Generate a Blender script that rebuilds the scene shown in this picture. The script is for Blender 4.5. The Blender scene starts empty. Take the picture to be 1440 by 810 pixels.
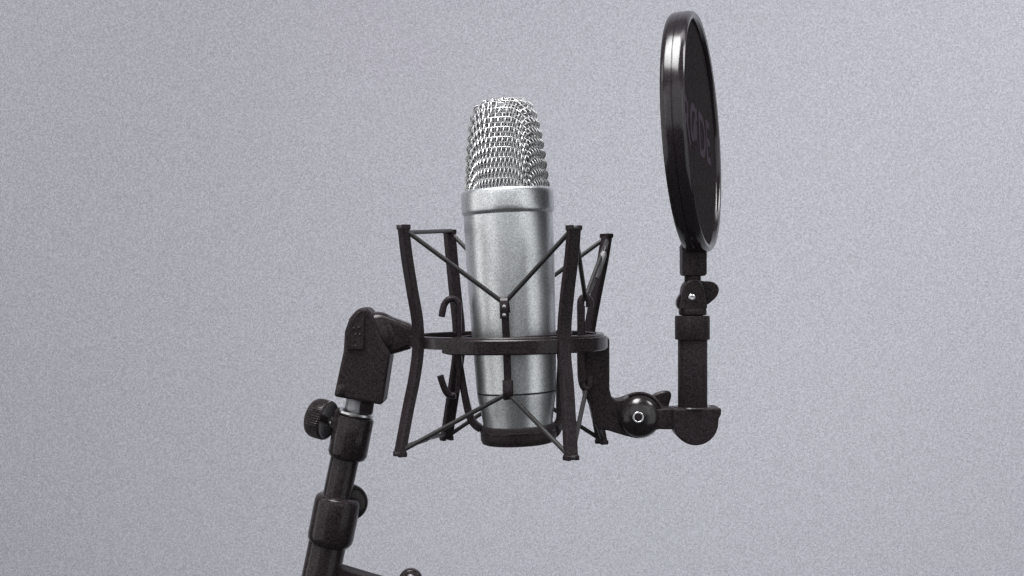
import bpy, bmesh, math, random
from mathutils import Vector, Matrix
R = math.radians
random.seed(4)
sc = bpy.context.scene

# ------------------------------------------------------------------ camera
D = 650.0            # mm from the camera to the microphone's axis
F = 1625.0           # focal length in photograph pixels
cam_d = bpy.data.cameras.new('camera')
cam_d.sensor_width = 36.0
cam_d.lens = 36.0 * F / 1440.0
cam_d.clip_start = 0.02
cam_d.clip_end = 50.0
cam = bpy.data.objects.new('camera', cam_d)
sc.collection.objects.link(cam)
cam.location = (0, -D * .001, 0)
cam.rotation_euler = (R(90), 0, 0)
sc.camera = cam

# ------------------------------------------------------------------ world, lamps, exposure
w = bpy.data.worlds.new('World'); sc.world = w; w.use_nodes = True
bg = w.node_tree.nodes['Background']
bg.inputs['Color'].default_value = (0.92, 0.95, 1.0, 1)
bg.inputs['Strength'].default_value = 0.06
sc.view_settings.view_transform = 'Standard'
sc.view_settings.look = 'None'
sc.view_settings.exposure = 0.0
sc.view_settings.gamma = 1.0
sc.cycles.filter_width = 1.4

def area(name, loc, target, sx, sy, power, col=(1, 1, 1), spread=180):
    d = bpy.data.lights.new(name, 'AREA')
    d.shape = 'RECTANGLE'; d.size = sx; d.size_y = sy; d.energy = power; d.color = col
    d.spread = R(spread)
    o = bpy.data.objects.new(name, d); sc.collection.objects.link(o)
    o.location = loc
    o.rotation_euler = (Vector(target) - Vector(loc)).to_track_quat('-Z', 'Y').to_euler()
    return o
area('strip_left', (-1.05, 0.02, 0.02), (0, 0, 0.0), 0.12, 1.5, 0.10, (1.0, 0.99, 0.97), 60)
area('softbox_left', (-1.00, -0.47, 0.10), (0, 0, 0.0), 1.3, 1.3, 4.6, (1.0, 0.99, 0.98))
area('softbox_right', (0.92, -0.66, 0.05), (0, 0, 0.0), 0.85, 1.3, 2.9, (0.97, 0.99, 1.0))
area('front_softbox', (-0.05, -1.80, 0.76), (0, 0, 0.0), 3.4, 1.5, 13.0, (0.98, 0.99, 1.0))
area('top_lamp', (-0.10, -0.25, 0.98), (0.08, 0.0, 0.0), 0.50, 0.62, 2.9, (1, 1, 1), 70)
area('backdrop_top_lamp', (0.30, 0.0, 1.40), (0.15, 0.62, -0.08), 2.3, 0.3, 4.2, (1.0, 0.99, 1.0), 100)
area('backdrop_right_lamp', (1.30, -0.10, 1.20), (0.55, 0.62, -0.15), 0.7, 0.5, 5.0, (1.0, 0.99, 1.0), 90)
area('backdrop_left_lamp', (-1.30, -0.10, 1.20), (-0.60, 0.62, -0.05), 0.7, 0.5, 1.4, (0.98, 1.0, 1.0), 90)

# ------------------------------------------------------------------ materials
def principled(name):
    m = bpy.data.materials.new(name); m.use_nodes = True
    return m, m.node_tree, m.node_tree.nodes['Principled BSDF']

def speckle(nt, scale, lo, hi, p0=0.0, p1=1.0, detail=2.0):
    """fine salt-and-pepper grain of the surface itself: one random value per tiny cell, plus a softer noise"""
    tc = nt.nodes.new('ShaderNodeTexCoord')
    sn = nt.nodes.new('ShaderNodeVectorMath'); sn.operation = 'SNAP'
    c = 1.0 / scale; sn.inputs[1].default_value = (c, c, c)
    ad = nt.nodes.new('ShaderNodeVectorMath'); ad.operation = 'ADD'; ad.inputs[1].default_value = (.31 * c, .37 * c, .43 * c)
    nt.links.new(tc.outputs['Object'], ad.inputs[0]); nt.links.new(ad.outputs[0], sn.inputs[0])
    wn = nt.nodes.new('ShaderNodeTexWhiteNoise'); nt.links.new(sn.outputs[0], wn.inputs['Vector'])
    n = nt.nodes.new('ShaderNodeTexNoise'); n.inputs['Scale'].default_value = scale * .55
    n.inputs['Detail'].default_value = detail
    nt.links.new(tc.outputs['Object'], n.inputs['Vector'])
    mx = nt.nodes.new('ShaderNodeMix'); mx.inputs['Factor'].default_value = .5
    nt.links.new(wn.outputs['Value'], mx.inputs['A']); nt.links.new(n.outputs['Fac'], mx.inputs['B'])
    r = nt.nodes.new('ShaderNodeValToRGB')
    r.color_ramp.elements[0].position = .12; r.color_ramp.elements[0].color = (*lo, 1)
    r.color_ramp.elements[1].position = .88; r.color_ramp.elements[1].color = (*hi, 1)
    nt.links.new(mx.outputs['Result'], r.inputs['Fac'])
    return tc, n, r

def mat_simple(name, lo, hi, rough, metal=0.0, scale=1900, bump=0.0, spec=0.5, coat=0.0):
    m, nt, b = principled(name)
    tc, n, r = speckle(nt, scale, lo, hi)
    nt.links.new(r.outputs['Color'], b.inputs['Base Color'])
    b.inputs['Roughness'].default_value = rough
    b.inputs['Metallic'].default_value = metal
    b.inputs['Specular IOR Level'].default_value = spec
    b.inputs['Coat Weight'].default_value = coat
    if bump:
        bp = nt.nodes.new('ShaderNodeBump'); bp.inputs['Strength'].default_value = bump
        bp.inputs['Distance'].default_value = 0.0002
        nt.links.new(n.outputs['Fac'], bp.inputs['Height'])
        nt.links.new(bp.outputs['Normal'], b.inputs['Normal'])
    return m

M = {}
M['plastic'] = mat_simple('black_plastic', (.001, .001, .001), (.053, .042, .047), .45, spec=.12, bump=.15)
M['gloss'] = mat_simple('glossy_black_plastic', (.001, .001, .001), (.048, .038, .042), .2, spec=.22)
M['ball'] = mat_simple('polished_black_plastic', (.003, .0025, .0027), (.034, .028, .030), .20, spec=.6)
M['hoop'] = mat_simple('glossy_hoop_plastic', (.007, .0055, .007), (.034, .027, .032), .17, spec=.52)
M['painted'] = mat_simple('black_painted_steel', (.001, .001, .001), (.053, .040, .046), .34, spec=.14)
M['cord'] = mat_simple('black_elastic_cord', (.012, .011, .012), (.040, .036, .038), .45, spec=.45, scale=1700, bump=.3)
M['sleeve'] = mat_simple('grey_crimp_sleeve', (.22, .21, .22), (.36, .35, .36), .45, spec=.5)
M['chrome'] = mat_simple('bright_steel', (.62, .62, .64), (.80, .80, .82), .30, metal=1.0)
M['satin'] = mat_simple('satin_nickel', (.46, .475, .49), (.92, .945, .965), .38, metal=1.0, scale=1900, bump=.06)
M['wire'] = mat_simple('grille_wire', (.46, .46, .47), (.60, .60, .61), (.42), metal=1.0)
M['dark'] = mat_simple('dark_groove', (.015, .014, .015), (.03, .03, .03), .6)
M['letters'] = mat_simple('dull_purple_lettering', (.024, .013, .025), (.048, .030, .050), .7, spec=.12)
M['foam'] = mat_simple('grey_inner_gauze', (.05, .05, .052), (.12, .12, .122), .75)

def mat_fabric():
    m, nt, b = principled('black_mesh_fabric')
    tc, n, r = speckle(nt, 1300, (.001, .001, .001), (.048, .041, .044))
    wv = nt.nodes.new('ShaderNodeTexVoronoi'); wv.inputs['Scale'].default_value = 1100
    nt.links.new(tc.outputs['Object'], wv.inputs['Vector'])
    bp = nt.nodes.new('ShaderNodeBump'); bp.inputs['Strength'].default_value = .5
    bp.inputs['Distance'].default_value = .0003
    nt.links.new(wv.outputs['Distance'], bp.inputs['Height'])
    nt.links.new(bp.outputs['Normal'], b.inputs['Normal'])
    nt.links.new(r.outputs['Color'], b.inputs['Base Color'])
    b.inputs['Roughness'].default_value = .9; b.inputs['Specular IOR Level'].default_value = .03
    return m
M['fabric'] = mat_fabric()

def mat_gauze():
    # fine woven gauze behind the outer wires: real holes through an alpha grid
    m, nt, b = principled('inner_gauze')
    b.inputs['Base Color'].default_value = (.30, .30, .31, 1)
    b.inputs['Metallic'].default_value = 1.0
    b.inputs['Roughness'].default_value = .45
    n = nt.nodes.new('ShaderNodeTexVoronoi'); n.inputs['Scale'].default_value = 900
    tc = nt.nodes.new('ShaderNodeTexCoord')
    nt.links.new(tc.outputs['Object'], n.inputs['Vector'])
    g = nt.nodes.new('ShaderNodeMath'); g.operation = 'GREATER_THAN'; g.inputs[1].default_value = .42
    nt.links.new(n.outputs['Distance'], g.inputs[0])
    nt.links.new(g.outputs[0], b.inputs['Alpha'])
    return m
M['gauze'] = mat_gauze()

def mat_backdrop():
    m, nt, b = principled('grainy_grey_paper')
    tc, n, r = speckle(nt, 950, (.365, .365, .400), (.680, .680, .742), .30, .70, detail=1.0)
    # broad, faint mottling of the paper
    n2 = nt.nodes.new('ShaderNodeTexNoise'); n2.inputs['Scale'].default_value = 3.0
    n2.inputs['Detail'].default_value = 3
    nt.links.new(tc.outputs['Object'], n2.inputs['Vector'])
    r2 = nt.nodes.new('ShaderNodeValToRGB')
    r2.color_ramp.elements[0].position = .3; r2.color_ramp.elements[0].color = (.96, .985, .98, 1)
    r2.color_ramp.elements[1].position = .7; r2.color_ramp.elements[1].color = (1, .985, 1, 1)
    nt.links.new(n2.outputs['Fac'], r2.inputs['Fac'])
    mx = nt.nodes.new('ShaderNodeMix'); mx.data_type = 'RGBA'; mx.blend_type = 'MULTIPLY'
    mx.inputs['Factor'].default_value = 1.0
    nt.links.new(r.outputs['Color'], mx.inputs['A']); nt.links.new(r2.outputs['Color'], mx.inputs['B'])
    nt.links.new(mx.outputs['Result'], b.inputs['Base Color'])
    b.inputs['Roughness'].default_value = .95
    b.inputs['Specular IOR Level'].default_value = .1
    return m
M['backdrop'] = mat_backdrop()

# ------------------------------------------------------------------ helpers (millimetres)
def P(px, py, Y=0.0):
    """photo position seen at depth Y (mm behind the microphone's axis) -> point in mm"""
    k = (D + Y) / F
    return Vector(((px - 720) * k, Y, (405 - py) * k))

def thing(name, label, cat, origin):
    o = bpy.data.objects.new(name, None); sc.collection.objects.link(o)
    o.location = origin * .001; o.empty_display_size = .02
    o['label'] = label; o['category'] = cat; o['origin_mm'] = list(origin)
    return o

def build(name, bm, mat, parent=None, smooth=True, bevel=0.0, seg=3, angle=35, label=None, subsurf=0):
    top = parent
    while top is not None and top.parent is not None: top = top.parent
    org = Vector(top['origin_mm']) if top is not None else Vector((0, 0, 0))
    bmesh.ops.recalc_face_normals(bm, faces=bm.faces[:])
    for v in bm.verts: v.co = (v.co - org) * .001
    me = bpy.data.meshes.new(name); bm.to_mesh(me); bm.free()
    me.materials.append(M[mat])
    o = bpy.data.objects.new(name, me); sc.collection.objects.link(o)
    if parent is not None: o.parent = parent
    for p in me.polygons: p.use_smooth = smooth
    if bevel:
        b = o.modifiers.new('bevel', 'BEVEL'); b.width = bevel * .001; b.segments = seg
        b.limit_method = 'ANGLE'; b.angle_limit = R(angle); b.harden_normals = False
    if subsurf:
        s = o.modifiers.new('sub', 'SUBSURF'); s.levels = subsurf; s.render_levels = subsurf
    if smooth:
        me.shade_smooth() if hasattr(me, 'shade_smooth') else None
        for e in me.edges: pass
        try:
            me.set_sharp_from_angle(angle=R(38))
        except Exception: pass
        if bevel:
            wn = o.modifiers.new('wn', 'WEIGHTED_NORMAL'); wn.keep_sharp = False
    if label: o['label'] = label
    return o

def frame(org, axis, side=(1, 0, 0)):
    """matrix whose local z is `axis`, local x as near `side` as possible"""
    z = Vector(axis).normalized(); x = Vector(side); x = (x - z * x.dot(z))
    if x.length < 1e-4: x = Vector((0, 1, 0)) - z * z.y
    x.normalize(); y = z.cross(x)
    m = Matrix((x, y, z)).transposed().to_4x4(); m.translation = Vector(org)
    return m

def lathe(bm, prof, mat=Matrix(), n=64, closed=False, sy=1.0):
    rings = []
    for r, z in prof:
        if r < 1e-6: rings.append([bm.verts.new(mat @ Vector((0, 0, z)))])
        else: rings.append([bm.verts.new(mat @ Vector((r * math.cos(2 * math.pi * i / n), sy * r * math.sin(2 * math.pi * i / n), z))) for i in range(n)])
    pairs = list(zip(rings, rings[1:])) + ([(rings[-1], rings[0])] if closed else [])
    for a, b in pairs:
        if len(a) == 1 and len(b) == 1: continue
        for i in range(n):
            j = (i + 1) % n
            if len(a) == 1: bm.faces.new((a[0], b[j], b[i]))
            elif len(b) == 1: bm.faces.new((a[i], a[j], b[0]))
            else: bm.faces.new((a[i], a[j], b[j], b[i]))
    return bm

def cyl(bm, a, b, r, r2=None, n=40, e=0.5):
    """solid round bar from a to b with softened ends"""
    a = Vector(a); b = Vector(b); L = (b - a).length; r2 = r if r2 is None else r2
    e = min(e, L * .3, r * .5)
    prof = [(0, 0), (r - e, 0), (r - e * .3, e * .3), (r, e), (r2, L - e), (r2 - e * .3, L - e * .3), (r2 - e, L), (0, L)]
    return lathe(bm, prof, frame(a, b - a), n)

def smooth_path(pts, k=8):
    pts = [Vector(p) for p in pts]
    q = [pts[0] * 2 - pts[1]] + pts + [pts[-1] * 2 - pts[-2]]
    out = []
    for i in range(1, len(q) - 2):
        p0, p1, p2, p3 = q[i - 1:i + 3]
        for j in range(k):
            t = j / k
            out.append(.5 * ((2 * p1) + (p2 - p0) * t + (2 * p0 - 5 * p1 + 4 * p2 - p3) * t * t + (3 * p1 - p0 - 3 * p2 + p3) * t ** 3))
    out.append(pts[-1]); return out

def sweep(bm, pts, section, outward=None, radii=None, cap=True):
    """section: list of (x,y); outward: vector kept as the section's x direction"""
    n = len(pts); rings = []; prev = None
    for i, p in enumerate(pts):
        t = (pts[min(i + 1, n - 1)] - pts[max(i - 1, 0)]).normalized()
        if outward is not None: x = Vector(outward)
        elif prev is not None: x = prev
        else: x = Vector((0, 0, 1)) if abs(t.z) < .8 else Vector((1, 0, 0))
        x = (x - t * x.dot(t)).normalized(); prev = x; y = t.cross(x)
        s = radii[i] if radii else 1.0
        rings.append([bm.verts.new(p + x * (a * s) + y * (b * s)) for a, b in section])
    m = len(section)
    for a, b in zip(rings, rings[1:]):
        for i in range(m):
            j = (i + 1) % m; bm.faces.new((a[i], a[j], b[j], b[i]))
    if cap:
        bm.faces.new(rings[0][::-1]); bm.faces.new(rings[-1])
    return bm

def circ(r, n=10): return [(r * math.cos(2 * math.pi * i / n), r * math.sin(2 * math.pi * i / n)) for i in range(n)]
def rect(a, b, c=0.5):
    a /= 2; b /= 2
    return [(a - c, -b), (a, -b + c), (a, b - c), (a - c, b), (-a + c, b), (-a, b - c), (-a, -b + c), (-a + c, -b)]

def prism(bm, pts, depth_vec):
    d = Vector(depth_vec)
    a = [bm.verts.new(p - d / 2) for p in pts]; b = [bm.verts.new(p + d / 2) for p in pts]
    n = len(pts)
    bm.faces.new(a); bm.faces.new(b[::-1])
    for i in range(n): bm.faces.new((a[i], b[i], b[(i + 1) % n], a[(i + 1) % n]))
    return bm

def spl(pts, k=4, close=True):
    """smooth closed 2-D outline"""
    n = len(pts); out = []
    for i in range(n):
        p0, p1, p2, p3 = [Vector(pts[(i + j) % n]) for j in (-1, 0, 1, 2)]
        for j in range(k):
            t = j / k
            out.append(.5 * ((2 * p1) + (p2 - p0) * t + (2 * p0 - 5 * p1 + 4 * p2 - p3) * t * t + (3 * p1 - p0 - 3 * p2 + p3) * t ** 3))
    return out

def box(bm, mat, sx, sy, sz):
    vs = [bm.verts.new(mat @ Vector((x * sx / 2, y * sy / 2, z * sz / 2))) for x in (-1, 1) for y in (-1, 1) for z in (-1, 1)]
    for f in ((0, 1, 3, 2), (4, 6, 7, 5), (0, 4, 5, 1), (2, 3, 7, 6), (0, 2, 6, 4), (1, 5, 7, 3)):
        bm.faces.new([vs[i] for i in f])
    return bm

NB = bmesh.new
mm = 0.4   # mm per photo pixel at the microphone's distance

# ================================================================== the backdrop
bm = NB()
vs = [bm.verts.new(v) for v in (Vector((-1150, 620, -1100)), Vector((1150, 620, -1100)), Vector((1150, 620, 1100)), Vector((-1150, 620, 1100)))]
bm.faces.new(vs)
wall = build('backdrop', bm, 'backdrop', smooth=False)
wall['kind'] = 'structure'

# ================================================================== microphone
TILT = 2.7
AX = Vector((-math.sin(R(TILT)), 0, math.cos(R(TILT))))
MO = P(713, 268)                       # centre of the collar's top edge
MM = frame(MO, AX)
def ML(y): return (268 - y) * mm       # local height of a photo row
mic = thing('microphone', 'silver condenser microphone with a domed wire grille, held upright in the black shock mount', 'microphone', MO + AX * ML(628))

bm = NB()                              # body, tapering towards the foot
prof = [(0, ML(300)), (60 * mm, ML(300)), (62.6 * mm, ML(303)), (62.6 * mm, ML(320)), (62.2 * mm, ML(360)), (61 * mm, ML(410)), (59.4 * mm, ML(455)),
        (57.8 * mm, ML(500)), (56.2 * mm, ML(535)), (55.7 * mm, ML(549.3)), (54.9 * mm, ML(549.8)), (54.9 * mm, ML(551.6)), (55.5 * mm, ML(552)),
        (54.4 * mm, ML(560)), (51.6 * mm, ML(576)), (48.5 * mm, ML(596)), (46 * mm, ML(612)), (0, ML(614))]
lathe(bm, prof, MM, 128)
body = build('body', bm, 'satin', mic)
bm = NB()
lathe(bm, [(54.7 * mm, ML(549.7)), (55.45 * mm, ML(549.8)), (55.4 * mm, ML(551.5)), (54.7 * mm, ML(551.6))], MM, 128, closed=True)
build('seam', bm, 'dark', body)
bm = NB()                              # collar
prof = [(0, ML(270)), (59 * mm, ML(269.5)), (61.5 * mm, ML(267.6)), (63.6 * mm, ML(268.6)), (64.8 * mm, ML(271)), (65.2 * mm, ML(276)), (65.4 * mm, ML(292)),
        (65.2 * mm, ML(296.5)), (64.4 * mm, ML(299.2)), (62.9 * mm, ML(301)), (61.9 * mm, ML(302.4)), (0, ML(302.6))]
lathe(bm, prof, MM, 128)
build('collar', bm, 'satin', mic)

# grille: a square wire weave drawn deep over a dome
dome = [(0, 128.5), (16, 128), (30, 125), (40.5, 117), (47.3, 98), (52.5, 68), (56, 33), (57.8, 8), (58.3, -3)]
dome = [Vector((r * mm, z * mm)) for r, z in dome]
dp = smooth_path([Vector((a.x, a.y, 0)) for a in dome], 10)
cum = [0.0]
for a, b in zip(dp, dp[1:]): cum.append(cum[-1] + (b - a).length)
ST = cum[-1]
ZT = dome[0].y
def prof_at(s):
    s = max(0, min(ST, s)); lo, hi = 0, len(cum) - 1
    while hi - lo > 1:
        m = (lo + hi) // 2
        if cum[m] <= s: lo = m
        else: hi = m
    t = (s - cum[lo]) / (cum[hi] - cum[lo])
    return dp[lo].lerp(dp[hi], t)
FA = R(-17)                            # which way the grille's flat face looks
fx = Vector((math.cos(FA), math.sin(FA), 0)); fy = Vector((math.sin(-FA) * -1, 0, 0))
face = Vector((math.sin(FA), -math.cos(FA), 0)); sidev = Vector((math.cos(FA), math.sin(FA), 0))
def dome_pt(a, b, off=0.0, k=1.0):
    s = (abs(a) ** 4.2 + abs(b) ** 4.2) ** (1 / 4.2); hyp = math.hypot(a, b)
    p = prof_at(s); e = .15
    q0 = prof_at(s - e); q1 = prof_at(s + e); tg = (q1 - q0).normalized()
    nr, nz = -tg.y, tg.x
    if nr < 0 : nr, nz = -nr, -nz
    if s < 1e-3: ca, sa = 0, 0; 
    else: ca, sa = a / hyp, b / hyp
    r = max(0, p.x) + nr * off; z = p.y + abs(nz) * off
    t = max(0, min(1, p.y / ZT))
    flat = 1 - .18 * t ** 1.6          # flattened front and back towards the top
    sup = 1.0
    v = sidev * (ca * r * k) + face * (-sa * r * k * flat) 
    return MM @ Vector((v.x, v.y, z * k if k != 1 else z))
def weave(bm, g, wr, amp, sh=0.0, depth=0.0, n=7, step=.5):
    """two wire families; whichever runs up the wall is crimped outwards between the wires it crosses"""
    N = int(ST / g) + 1
    for fam in (0, 1):
        for i in range(-N, N + 1):
            a = i * g + g * .5 + sh
            if abs(a) >= ST - .3: continue
            L = (ST ** 4.2 - abs(a) ** 4.2) ** (1 / 4.2)
            m = max(6, int(2 * L / step)); pts = []
            for j in range(m + 1):
                b = -L + 2 * L * j / m
                t = max(0, min(1, .5 + (abs(b) - abs(a)) / 10)); t = t * t * (3 - 2 * t)
                up_ = amp * math.cos(2 * math.pi * (b - sh) / g)
                ph = math.cos(math.pi * (b - sh - g * .5) / g) * (1 if i % 2 == 0 else -1) * (1 if fam == 0 else -1)
                mixw = 1 - abs(2 * t - 1)                       # plain weave where the two families meet at the corners
                off = (1 - mixw) * (t * up_ + (1 - t) * (-amp * 1.15)) + mixw * amp * .6 * ph + depth
                pts.append(dome_pt(a, b, off) if fam == 0 else dome_pt(b, a, off))
            sweep(bm, pts, circ(wr, n), cap=False)
bm = NB(); weave(bm, 5.7, .44, .55)
grille = build('grille', bm, 'wire', mic)
bm = NB(); weave(bm, 5.7, .42, .40, sh=2.85, depth=-.95)
build('inner_mesh', bm, 'wire', grille)
bm = NB()                              # finer gauze lining just inside
nn = 72; mmr = 40
ring0 = None
for j in range(mmr + 1):
    s = ST * j / mmr
    nf = lambda i: s / (abs(math.cos(2 * math.pi * i / nn)) ** 4.2 + abs(math.sin(2 * math.pi * i / nn)) ** 4.2) ** (1 / 4.2)
    ring = [bm.verts.new(dome_pt(nf(i) * math.cos(2 * math.pi * i / nn), nf(i) * math.sin(2 * math.pi * i / nn), -2.6)) for i in range(nn)]
    if ring0:
        for i in range(nn): bm.faces.new((ring0[i], ring0[(i + 1) % nn], ring[(i + 1) % nn], ring[i]))
    ring0 = ring
bmesh.ops.remove_doubles(bm, verts=bm.verts[:], dist=.01)
build('inner_gauze', bm, 'gauze', grille)
bm = NB()                              # capsule on its post inside the grille
cm = frame(MM @ Vector((0, 0, 24)), MM.to_3x3() @ face)
lathe(bm, [(0, -4.5), (15, -4.5), (16.5, -3.5), (16.5, 3.5), (15, 4.5), (13.5, 4.5), (13, 3.8), (0, 3.8)], cm, 48)
cyl(bm, MM @ Vector((0, 0, 0)), MM @ Vector((0, 0, 10)), 5)
build('capsule', bm, 'dark', mic)

# ================================================================== shock mount
CX = 716
def C(ang, r, y, tiltx=0.0):
    """point at angle (deg, 0 = right, 90 = far) and radius r (mm) round the mount's axis, at photo row y of the axis"""
    base = MM @ Vector((0, 0, ML(y)))
    return base + Vector((math.cos(R(ang)) * r, math.sin(R(ang)) * r, 0))
mount = thing('shock_mount', 'black spider shock mount with four bowed posts and elastic cord, cradling the silver microphone', 'shock mount', C(0, 0, 632))

RM = 55.0
# ring: a flat hoop standing on edge, lifted slightly on its left side
rc = P(712, 479.5, 0)
rf = frame(rc, (-.012, 0.0, 1))
ZR = lambda h: h
bm = NB()
lathe(bm, [(RM - 4.5, -2.4), (RM - .8, -2.4), (RM, -1.8), (RM, 3.4), (RM - .8, 4.1), (RM - 4.5, 4.1), (RM - 5, 3.6), (RM - 5, -1.9)], rf, 128, closed=True)
ring = build('ring', bm, 'gloss', mount)
bm = NB()                              # thicker front band riveted over the ring, from beside the left post round to the right post
pts = []
for i in range(41):
    a = R(234 + (352 - 234) * i / 40)
    pts.append(rf @ Vector((math.cos(a) * (RM + .6), math.sin(a) * (RM + .6), -.9)))
sec = rect(2.6, 7.8, .6)
n = len(pts); rings = []
for i, p in enumerate(pts):
    x = (p - rc); x.z = 0; x.normalize()
    e = min(i, n - 1 - i); hs = 1.0 if e > 1 else (.93 if e == 1 else .80)
    rings.append([bm.verts.new(p + x * a + Vector((0, 0, b * hs))) for a, b in sec])
for a, b in zip(rings, rings[1:]):
    for i in range(8): bm.faces.new((a[i], a[(i + 1) % 8], b[(i + 1) % 8], b[i]))
bm.faces.new(rings[0]); bm.faces.new(rings[-1])
build('front_band', bm, 'gloss', mount)

# four outer posts, bowed in at the ring.  (photo points of the centre line, depth)
posts = {
 'fl': [((567.5, 321), -40), ((572, 360), -37), ((580, 410), -34), ((587, 452), -32), ((588, 490), -31), ((583, 530), -32), ((574, 575), -34), ((562.5, 637), -38)],
 'bl': [((632, 327), 54), ((636, 370), 51), ((641, 420), 48), ((645, 460), 47), ((645, 495), 47), ((640, 535), 48), ((634, 575), 51), ((628, 615), 54)],
 'fr': [((807, 322), -58), ((804, 360), -55), ((798, 410), -51), ((794, 455), -48), ((793, 495), -48), ((797, 540), -50), ((800, 590), -53), ((803, 642), -57)],
 'br': [((853, 333), 38), ((847, 370), 35), ((837, 420), 32), ((829, 465), 31), ((827, 495), 31), ((831, 535), 33), ((838, 575), 36), ((846, 620), 39)],
}
outv = {'fl': (-.84, -.55, 0), 'fr': (.55, -.84, 0), 'br': (.84, .55, 0), 'bl': (-.55, .84, 0)}
post_top = {}; post_bot = {}
for key, pl in posts.items():
    pts = smooth_path([P(x, y, Y) for (x, y), Y in pl], 6)
    bm = NB()
    sweep(bm, pts, rect(4.2, 7.2, .7), outward=outv[key])
    p = build('post', bm, 'painted', mount)
    post_top[key] = pts[0]; post_bot[key] = pts[-1]
    for q, sg in ((pts[0], 1), (pts[-1], -1)):   # raised lugs the cord runs between, at each end
        ax = Vector(outv[key]); tg = Vector((-ax.y, ax.x, 0))
        for dx in (-2.6, 2.6):
            bm = NB(); box(bm, frame(q + Vector((0, 0, .6 * sg)) + tg * dx, (0, 0, 1), tg), 2.4, 4.8, 2.6)
            build('end_lug', bm, 'painted', p, bevel=.4, seg=2)

# inner cradle: hidden inner ring, four prongs with hooks, two bent arms and the foot cup
cradle_r = 33.0
bm = NB()
cf = frame(MM @ Vector((0, 0, ML(478))), AX)
lathe(bm, [(cradle_r - 3.2, -3), (cradle_r, -3), (cradle_r, 3), (cradle_r - 3.2, 3)], cf, 96, closed=True)
cradle = build('cradle', bm, 'painted', mount, bevel=.3, seg=2)

def prong(path, outward, hw=4.0, th=2.4, name='prong'):
    bm = NB(); pts = smooth_path(path, 5)
    sweep(bm, pts, rect(th, hw, .35), outward=outward)
    return build(name, bm, 'painted', mount)
# front prong
fY = -34
pr = prong([P(709.5, 424, fY), P(710.5, 445, fY), P(712, 480, fY - .5), P(713.5, 520, fY), P(714.5, 552, fY)], (0, -1, 0))
bm = NB()                              # top clip folded over the cord and the rounded bottom clip
hk = [P(711.5, 440, fY + 3), P(710, 428, fY + 2), P(709, 420.5, fY - .5), P(708.5, 420.5, fY - 4), P(708.5, 430, fY - 6), P(709, 448, fY - 6)]
sweep(bm, smooth_path(hk, 6), rect(1.8, 4.6, .4), outward=(.0, -.7, .7))
build('hook', bm, 'gloss', pr)
bm = NB()
hk = [P(714, 535, fY - 2.8), P(714.3, 552, fY - 4.5), P(714.5, 558.5, fY - 2.5), P(714.5, 556, fY)]
sweep(bm, smooth_path(hk, 6), rect(2.4, 5.6, .8), outward=(0, -1, 0))
build('hook', bm, 'painted', pr, bevel=.5, seg=2)
bm = NB()
for y in (431, 443): lathe(bm, [(0, 1.1), (.9, .8), (1.2, 0), (0, -.5)], frame(P(709, y, fY - 6.4), (0, -1, 0)), 16)
build('rivet', bm, 'chrome', pr)
# left prong, J hooks empty (the cord has slipped off them)
lY = -4
pr = prong([P(646, 425, lY), P(646, 470, lY), P(646, 510, lY), P(643, 552, lY)], (-1, 0, 0), 5.0)
for hk in ([P(646, 430, lY), P(640.5, 422, lY), P(631.5, 421, lY - 1), P(625, 428, lY - 1.5), P(622.5, 437, lY - 2), P(621, 445.5, lY - 2)],
           [P(641, 556, lY), P(634, 556, lY), P(628, 552, lY - 1), P(623, 541, lY - 1.5), P(619, 528, lY - 2)]):
    bm = NB(); sweep(bm, smooth_path(hk, 6), circ(1.9, 12), None); build('hook', bm, 'painted', pr)
# right prong
rY = -6
pr = prong([P(817, 430, rY), P(817, 470, rY), P(817, 510, rY), P(819, 536, rY)], (1, 0, 0), 5.0, 4.2)
hA = P(823, 419, rY); hB = P(824, 549, rY)
for hk in ([P(817, 450, rY), P(816.5, 430, rY), P(818, 421, rY), P(823, 418, rY), P(828.5, 422, rY), P(829, 432, rY)],
           [P(817, 510, rY), P(817.5, 530, rY), P(820, 542, rY), P(825, 547, rY), P(829, 541, rY), P(828, 530, rY)]):
    bm = NB(); sweep(bm, smooth_path(hk, 6), circ(2.1, 12), None); build('hook', bm, 'painted', pr)
# far prong, behind the microphone
bY = 34
pr = prong([P(728, 422, bY), P(728, 480, bY), P(731, 548, bY)], (0, 1, 0))
# bent arms down to the cup
for side, path in (('l', [P(641, 478, 2), P(645, 505, 2), P(650, 535, 1), P(655, 562, 0), P(662, 588, 0), P(672, 600, 0), P(684, 604, 0)]),
                   ('r', [P(792, 478, 6), P(789, 510, 6), P(787, 540, 6), P(787, 570, 5), P(787, 590, 4), P(783, 602, 2), P(774, 606, 1)])):
    bm = NB(); sweep(bm, smooth_path(path, 6), rect(4.0, 8.5, .6), outward=(-1, 0, .3) if side == 'l' else (1, 0, .3))
    build('cradle_arm', bm, 'painted', mount)
bm = NB()                              # cup the microphone's foot screws into
lathe(bm, [(46 * mm, ML(600)), (48.5 * mm, ML(597)), (51.5 * mm, ML(597.5)), (53.2 * mm, ML(600)), (53.4 * mm, ML(612)), (53.0 * mm, ML(617)), (51.2 * mm, ML(621.5)), (47 * mm, ML(623)), (0, ML(623.5))],
      MM, 96)
cup = build('foot_cup', bm, 'plastic', mount)
bm = NB()
lathe(bm, [(53.2 * mm, ML(603.5)), (53.9 * mm, ML(604)), (53.9 * mm, ML(606)), (53.2 * mm, ML(606.5))], MM, 96, closed=True)
build('rim_line', bm, 'gloss', cup)

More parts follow.
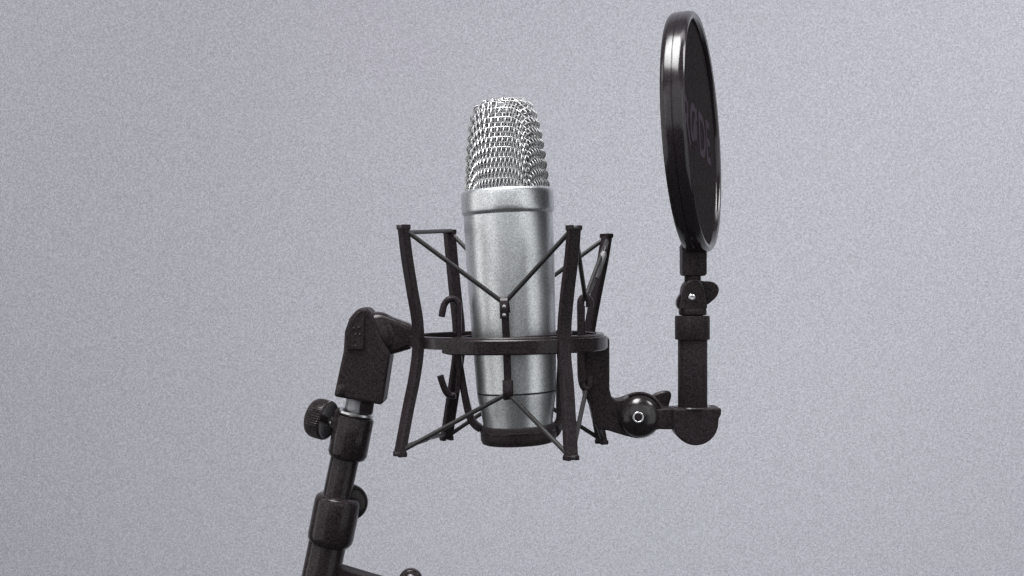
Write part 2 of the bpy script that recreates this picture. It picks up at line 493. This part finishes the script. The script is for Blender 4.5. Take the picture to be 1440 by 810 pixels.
# elastic cord, upper and lower runs
def up(key, dz=1.6):
    return post_top[key] + Vector((0, 0, dz))
def dn(key, dz=-1.2):
    return post_bot[key] + Vector((0, 0, dz))
def run(pts, r=1.25, name='elastic_cord'):
    bm = NB()
    for seg in pts:
        sweep(bm, seg, circ(r, 12), None)
    return build(name, bm, 'cord', mount)
def straight(a, b, n=6): return [a.lerp(b, i / n) for i in range(n + 1)]
def over(key, inner_a, inner_b, s):
    """cord from inner_a over the end of a post to inner_b"""
    q = post_top[key] if s > 0 else post_bot[key]
    o = Vector(outv[key]); t = Vector((-o.y, o.x, 0))
    top = q + Vector((0, 0, .4 * s)) + o * 1.8
    da = t * (2.6 if (inner_a - q).dot(t) > 0 else -2.6); db = -da if (inner_b - q).dot(t) * (inner_a - q).dot(t) < 0 else da * .4
    ea = q + da * .9 + Vector((0, 0, -2.2 * s)) - o * 1.6; eb = q + db * .9 + Vector((0, 0, -2.2 * s)) - o * 1.6
    mid = smooth_path([ea, q + da * .5 + o * 1.0 + Vector((0, 0, -.1 * s)), top, q + db * .5 + o * 1.0 + Vector((0, 0, -.1 * s)), eb], 5)
    return straight(inner_a, ea)[:-1] + mid + straight(eb, inner_b)[1:]
fT = P(709, 426.5, fY - 2.5); fB = P(714.5, 553, fY - 2.5)
kT = P(728, 425, bY + 2); kB = P(731, 545, bY + 2)
cu = run([over('fl', fT, up('bl', 1) - Vector(outv['bl']) * 2, 1),
     over('bl', P(590, 335, 10), kT, 1)[7:],
     over('fr', fT, hA, 1), over('br', hA, kT, 1)])
cl = run([over('fl', fB, P(600, 618, 8), -1), over('bl', P(602, 616, 6), kB, -1),
     over('fr', fB, hB, -1), over('br', hB, kB, -1)])
bm = NB()                              # crimped sleeve joining the cord's ends, near the far right post
a = post_top['br'] - Vector(outv['br']) * 3
s0 = P(837.5, 390, 22); s1 = P(850, 354, 24)
sweep(bm, straight(s0, s1, 8), circ(2.1, 14), None, radii=[.8, 1, 1, 1, 1, 1, 1, .95, .6])
build('cord_sleeve', bm, 'sleeve', cu)
bm = NB(); sweep(bm, smooth_path([hA, P(831, 405, 12), s0, s1, P(853, 340, 32)], 6), circ(1.25, 12), None)
build('cord_tail', bm, 'cord', cu)

# swivel bracket on the left that carries the mount on the stand
SD = Vector((math.sin(R(11.5)), 0, math.cos(R(11.5))))     # the stand's axis, leaning right
bm = NB()                              # tapered lug from the ring into the swivel
lug = [P(528, 438, 0), P(545, 443, 0), P(583, 457, 0), P(583, 489, 0), P(552, 498, 0), P(528, 500, 0)]
prism(bm, lug, (0, 15, 0))
tl = build('tapered_lug', bm, 'gloss', mount, bevel=3.2, seg=5)
bm = NB()                              # round knuckle
lathe(bm, [(0, -9.5), (8, -9.3), (11, -7.5), (12.4, -4), (12.4, 4), (11, 7.5), (8, 9.3), (0, 9.5)], frame(P(531, 470, 0), (.15, -1, .1)), 56)
build('knuckle', bm, 'gloss', mount)
# fork body: a block, turned a little towards the left, with a rounded cheek at its head
bc = P(514, 522, 0)
bf = frame(bc, SD, (math.cos(R(28)), math.sin(R(28)), 0))
def prism_local(bm, m, pts, y0, y1):
    a = [bm.verts.new(m @ Vector((x, y0, z))) for x, z in pts]; b = [bm.verts.new(m @ Vector((x, y1, z))) for x, z in pts]
    n = len(pts); bm.faces.new(a); bm.faces.new(b[::-1])
    for i in range(n): bm.faces.new((a[i], b[i], b[(i + 1) % n], a[(i + 1) % n]))
bm = NB()
out4 = [(473.5, 555), (487, 492), (488.5, 466), (495, 447), (505, 435), (516, 431), (524, 436), (530, 450), (540, 478), (552, 496), (541, 567)]
prism(bm, [P(x, y, -1) for x, y in out4], (0, 24, 0))
fork = build('fork_body', bm, 'plastic', mount, bevel=2.6, seg=5, angle=28)
bm = NB()                              # raised cheek plate with a stadium head
out5 = [(489, 492), (490, 468), (496, 450), (504, 439), (511, 436.5), (513, 447), (512, 492)]
prism(bm, [P(x, y, -13.4) for x, y in out5], (0, 1.8, 0))
ck = build('cheek', bm, 'plastic', fork, bevel=.7, seg=3)
bm = NB()
sweep(bm, smooth_path([P(490.5, 485, -14.3), P(491.5, 468, -14.3), P(497, 451, -14.3), P(505, 440, -14.3), P(510.5, 438, -14.3), P(511.5, 447, -14.3)], 5), circ(.35, 8), None)
build('rim', bm, 'gloss', ck)
for x, y in ((498, 461), (504.5, 460), (500, 470), (506, 470), (500, 486)):
    bm = NB(); lathe(bm, [(0, .5), (.6, .4), (.85, 0), (0, -.4)], frame(P(x, y, -14.3), (0, -1, .3)), 14)
    build('screw', bm, 'ball', ck)
bm = NB()                              # small rolled foot at the block's lower left corner
cyl(bm, P(483, 540, -10.5), P(479, 556, -10.5), 3.4, n=28, e=1.2)
build('corner_roll', bm, 'gloss', fork)

# bracket on the right that carries the pop filter
bm = NB()
out = [(820, 474), (852, 473), (855.5, 476), (855.5, 545), (858, 556), (864, 561), (872, 560.5), (893, 553), (903, 556), (903, 612), (893, 614), (876, 610), (853, 603),
       (841, 602), (833, 590), (827, 562), (820, 556)]
prism(bm, [P(x, y, 6) for x, y in out], (0, 17, 0))
build('filter_bracket', bm, 'plastic', mount, bevel=1.6, seg=4)

# ================================================================== pop filter
pf = thing('pop_filter', 'round black pop filter seen almost edge-on, standing right of the shock mount', 'pop filter', P(975, 622, 0))
bY2 = 2
bm = NB()                              # ball-shaped swivel housing with washer and screw
bc2 = P(898, 584, bY2)
lathe(bm, [(0, -12), (5, -11.6), (9, -10), (11.6, -6.5), (12.8, -2), (12.8, 2), (11.6, 6.5), (9, 10), (5, 11.6), (0, 12)][::-1], frame(bc2, (0.05, -1, .02)), 64)
hs = build('swivel_housing', bm, 'ball', pf)
bm = NB()
sm = frame(P(897.5, 587, -10.8), (0.05, -1, .02))
lathe(bm, [(2.65 + .62 * math.cos(a * math.pi / 6), .62 * math.sin(a * math.pi / 6)) for a in range(12)], sm, 36, closed=True)
build('washer', bm, 'chrome', hs)
bm = NB(); lathe(bm, [(0, .1), (1.3, .1), (2.1, -.2), (2.1, -1.5), (0, -1.5)], sm, 28); build('screw', bm, 'plastic', hs)
bm = NB()                              # curved ridge over the housing
rg = [bc2 + Vector((12.9 * math.cos(R(a)), -5, 12.9 * math.sin(R(a)))) for a in range(5, 125, 6)]
sweep(bm, rg, circ(.9, 8), None)
build('ridge', bm, 'gloss', hs)
def wing(out2, Y, th, name, parent, mat='gloss', bev=1.4):
    bm = NB(); prism(bm, [P(x, y, Y) for x, y in [(v.x, v.y) for v in spl([(a, b) for a, b in out2])]], (0, th, 0))
    return build(name, bm, mat, parent, bevel=bev, seg=3, angle=50)
wing([(908, 566), (918, 555), (930, 550), (940, 549.5), (943.5, 555), (941, 566), (937, 574), (920, 580)], 8, 6, 'wing_nut', pf)
bm = NB()                              # link plate
prism(bm, [P(x, y, 0) for x, y in [(905, 576), (925, 574), (935, 572.5), (950, 572.5), (955, 602), (924, 602), (905, 606)]], (0, 13, 0))
build('link', bm, 'plastic', pf, bevel=1.0)
bm = NB()                              # half-round socket the arm stands in
half = [(944.5, 572.8), (1010.5, 571.8), (1010, 581), (1007, 586)] + [(975 + 31.5 * math.cos(R(a)), 591.5 + 32 * math.sin(R(a))) for a in range(10, 171, 10)] + [(944, 590)]
prism(bm, [P(x, y, 0) for x, y in half], (0, 19, 0))
sk = build('arm_socket', bm, 'plastic', pf, bevel=1.0, seg=3, angle=30)
bm = NB()
lathe(bm, [(8.6, -.6), (10.3, -.6), (10.6, .3), (10.0, .9), (8.6, .9)], frame(P(973.5, 573.5, 0), (0, 0, 1)), 48, closed=True)
build('rim', bm, 'gloss', sk)
bm = NB(); cyl(bm, P(974, 578, 0), P(974, 470, 0), 20.6 * mm, n=56)
build('arm_tube', bm, 'plastic', pf)
bm = NB(); cyl(bm, P(973.6, 477.5, 0), P(973.6, 444, 0), 24.4 * mm, n=56, e=.6)
build('sleeve', bm, 'plastic', pf)
bm = NB(); cyl(bm, P(973.5, 446, 0), P(973.5, 441, 0), 15 * mm, n=40); cyl(bm, P(974, 443, 0), P(974, 434.5, 0), 19.5 * mm, n=40, e=.6)
build('neck', bm, 'plastic', pf)
bm = NB()                              # knuckle above the neck, wing nut through it
out2 = spl([(957.5, 436), (957, 420), (958.5, 404), (964, 396), (972, 393), (981, 394), (987, 402), (990, 418), (990, 436)])
prism(bm, [P(v.x, v.y, 0) for v in out2], (0, 12, 0))
kn = build('knuckle', bm, 'plastic', pf, bevel=1.4, seg=3, angle=50)
bm = NB(); lathe(bm, [(1.2, -.3), (1.9, 0), (1.2, .5), (0, .3), (0, -.3)], frame(P(973, 418, -6.6), (0, -1, 0)), 20); build('screw', bm, 'chrome', kn)
wing([(982, 398), (990, 395.5), (1000, 396), (1007, 400), (1010, 407), (1008, 415), (1001, 423), (992, 429), (984, 429)], 3, 6, 'wing_nut', pf)
wing([(962, 408), (956, 413), (951, 422), (951, 430), (955, 435), (964, 434)], 3, 6, 'wing_nut', pf)
# the hoop
hn = Vector((math.cos(R(17.8)), -math.sin(R(17.8)), .052)).normalized()
hc = P(974.5, 187.5, 0)
hf = frame(hc, hn, (0, 0, 1))          # local x ~ up, z along the normal
bm = NB()
RO = 67.3
lathe(bm, [(RO - 4.8, -6.2), (RO - 1.2, -6.2), (RO - .3, -5.2), (RO, -3.4), (RO, -.35), (RO - .35, -.1), (RO - .35, .1), (RO, .35), (RO, 3.4), (RO - .5, 5.4), (RO - 1.8, 6.5),
           (RO - 4.0, 6.1), (RO - 4.8, 5.2), (RO - 5.0, 4), (RO - 5.0, -5.4)], hf, 200, closed=True)
hoop = build('hoop', bm, 'hoop', pf)
bm = NB()
lathe(bm, [(0, 3.6), (RO - 4.6, 3.6), (RO - 4.6, 1.6), (0, 1.6)], hf, 128)
scr = build('mesh_screen', bm, 'fabric', pf)
# lettering printed across the screen
tx = bpy.data.curves.new('lettering', 'FONT'); tx.body = 'R\u00d8DE'; tx.size = .036; tx.space_character = 1.0
tx.align_x = 'CENTER'; tx.align_y = 'CENTER'; tx.extrude = .00008; tx.offset = .0006
to = bpy.data.objects.new('tmp_text', tx); sc.collection.objects.link(to)
dg = bpy.context.evaluated_depsgraph_get()
tm = bpy.data.meshes.new_from_object(to.evaluated_get(dg))
bpy.data.objects.remove(to)
bm = NB(); bm.from_mesh(tm)
# text plane: its right is horizontal along the screen, tipped down; its up is the hoop's up; facing hn
upv = (hf.to_3x3() @ Vector((1, 0, 0))); rightv = upv.cross(hn).normalized()
tilt = R(-2.5)
r2 = rightv * math.cos(tilt) + upv * math.sin(tilt); u2 = -rightv * math.sin(tilt) + upv * math.cos(tilt)
tcen = hc + hn * 3.75 - rightv * 8 - upv * 1.5
for v in bm.verts:
    c = v.co * 1000
    v.co = tcen + r2 * c.x * 1.0 + u2 * c.y * 1.0 + hn * c.z
build('lettering', bm, 'letters', scr, smooth=False)
bm = NB(); prism(bm, [P(x, y, 0) for x, y in [(960, 343), (995, 343), (992.5, 357), (957.5, 357)]], (0, 8, 0))
build('gusset', bm, 'plastic', pf, bevel=1.2)
bm = NB()                              # stem that carries the hoop
out3 = [(962, 338), (988, 338), (993, 347), (992, 356), (992, 385), (989.5, 388), (960, 388), (957.5, 385), (957.5, 356), (957, 347)]
prism(bm, [P(x, y, 0) for x, y in out3], (0, 11, 0))
build('stem', bm, 'plastic', pf, bevel=1.5, seg=3)
bm = NB(); cyl(bm, P(974, 398, 0), P(974, 386, 0), 11.5 * mm, n=32); build('pin', bm, 'plastic', pf)

# ================================================================== microphone stand
st = thing('microphone_stand', 'black jointed microphone stand arm leaning at the lower left, with a ribbed tightening knob', 'microphone stand', P(420, 990, 0))
def S(px, py, Y=0): return P(px, py, Y)
bm = NB(); cyl(bm, S(486, 640), S(452.5, 800), 20.0 * mm, n=48); build('upper_tube', bm, 'gloss', st)
bm = NB(); cyl(bm, S(464.5, 745), S(414, 990), 26.5 * mm, n=48); build('lower_tube', bm, 'gloss', st)
bm = NB()                              # head sleeve under the swivel
a = S(499, 585); b = S(487.5, 645); L = (a - b).length
lathe(bm, [(0, 0), (8.5, 0), (10, .8), (11, 3), (11, L - 1.2), (10.5, L - .3), (9.5, L), (0, L)], frame(b, a - b), 56)
hd = build('head_sleeve', bm, 'gloss', st)
bm = NB(); box(bm, frame(S(478, 590, -1), SD), 7, 9, 13); build('ear', bm, 'plastic', hd, bevel=2)
bm = NB()                              # bright collar and thread
a = S(500.5, 580); lathe(bm, [(0, -1.8), (9.4, -1.8), (10.2, -.9), (10.2, .3), (9.0, 1.4), (6.6, 1.9), (0, 1.9)], frame(a, SD), 56)
build('thread_collar', bm, 'chrome', st)
bm = NB(); pr_ = []
L = 8.0
for i in range(33):
    pr_.append((6.6 + (.5 if i % 2 else -.1), L * i / 32))
lathe(bm, [(0, 0)] + pr_ + [(0, L)], frame(S(501, 579.5), SD), 40)
build('thread', bm, 'chrome', st)
bm = NB(); cyl(bm, S(510, 580, -1), S(513, 562, -1), 5.6, n=36); build('neck', bm, 'plastic', st)
# ribbed tightening knob
kd = Vector((.90, -.38, -.19)).normalized()
kc = S(451.5, 589, 4)
km = frame(kc, kd)
bm = NB()
nr = 208; prof = [(0, -5.6), (8.6, -5.6), (10.2, -4.8), (11.0, -3.4), (11.3, -2.0), (11.3, 3.6), (11.0, 4.6), (10.2, 5.2), (8.8, 4.6), (0, 4.4)]
rings = []
for k, (r, z) in enumerate(prof):
    if r == 0: rings.append([bm.verts.new(km @ Vector((0, 0, z)))]); continue
    ribs = .38 if 3 <= k <= 6 else 0.0
    rings.append([bm.verts.new(km @ Vector(((r - (ribs if (i // 2) % 2 else 0)) * math.cos(2 * math.pi * i / nr), (r - (ribs if (i // 2) % 2 else 0)) * math.sin(2 * math.pi * i / nr), z))) for i in range(nr)])
for a_, b_ in zip(rings, rings[1:]):
    for i in range(nr):
        j = (i + 1) % nr
        if len(a_) == 1: bm.faces.new((a_[0], b_[j], b_[i]))
        elif len(b_) == 1: bm.faces.new((a_[i], a_[j], b_[0]))
        else: bm.faces.new((a_[i], a_[j], b_[j], b_[i]))
kb = build('knob', bm, 'gloss', st)
bm = NB(); cyl(bm, kc + kd * 4, S(480, 591, -4), 1.9, n=20); cyl(bm, kc + kd * 6, kc + kd * 8.5, 2.8, n=20)
build('bolt', bm, 'chrome', kb)
# clamp lower down with its round knob
bm = NB()
a = S(476.5, 697); b = S(462.5, 768); L = (a - b).length
lathe(bm, [(0, 0), (9, 0), (11, 1.2), (12.6, 3.5), (12.9, 6), (12.9, L - 3.5), (12.3, L - 1.4), (10.8, L - .2), (8.5, L), (0, L)], frame(b, a - b), 56)
clp = build('clamp', bm, 'gloss', st)
bm = NB()
lathe(bm, [(0, -6), (7.5, -6), (9.4, -4.8), (10.2, -3), (10.2, 3), (9.4, 4.8), (7.5, 6), (0, 6)], frame(S(491.5, 706, 8), (.25, -1, .05)), 56)
build('clamp_knob', bm, 'gloss', clp)
# cross bar running off below the frame, with its end knob
bm = NB()
sweep(bm, [S(470, 803, 0), S(520, 818, 0), S(577, 834, 0), S(640, 851, 0)], rect(8, 10, .8), outward=(.27, 0, 1))
br = build('cross_bar', bm, 'plastic', st)
bm = NB()
lathe(bm, [(0, -5), (5, -5), (6.3, -4), (6.7, -2.5), (6.7, 2.5), (6.3, 4), (5, 5), (2.4, 5), (1.6, 4.2), (0, 4.2)], frame(S(577.5, 816, -6), (.05, -1, .15)), 40)
build('bar_knob', bm, 'gloss', br)
bm = NB(); lathe(bm, [(0, .9), (1.6, .7), (2.2, 0), (0, -.2)], frame(S(577, 813, -11.2), (0, -1, .2)), 20); build('screw', bm, 'chrome', br)

for o in list(bpy.data.objects):
    if 'origin_mm' in o: del o['origin_mm']
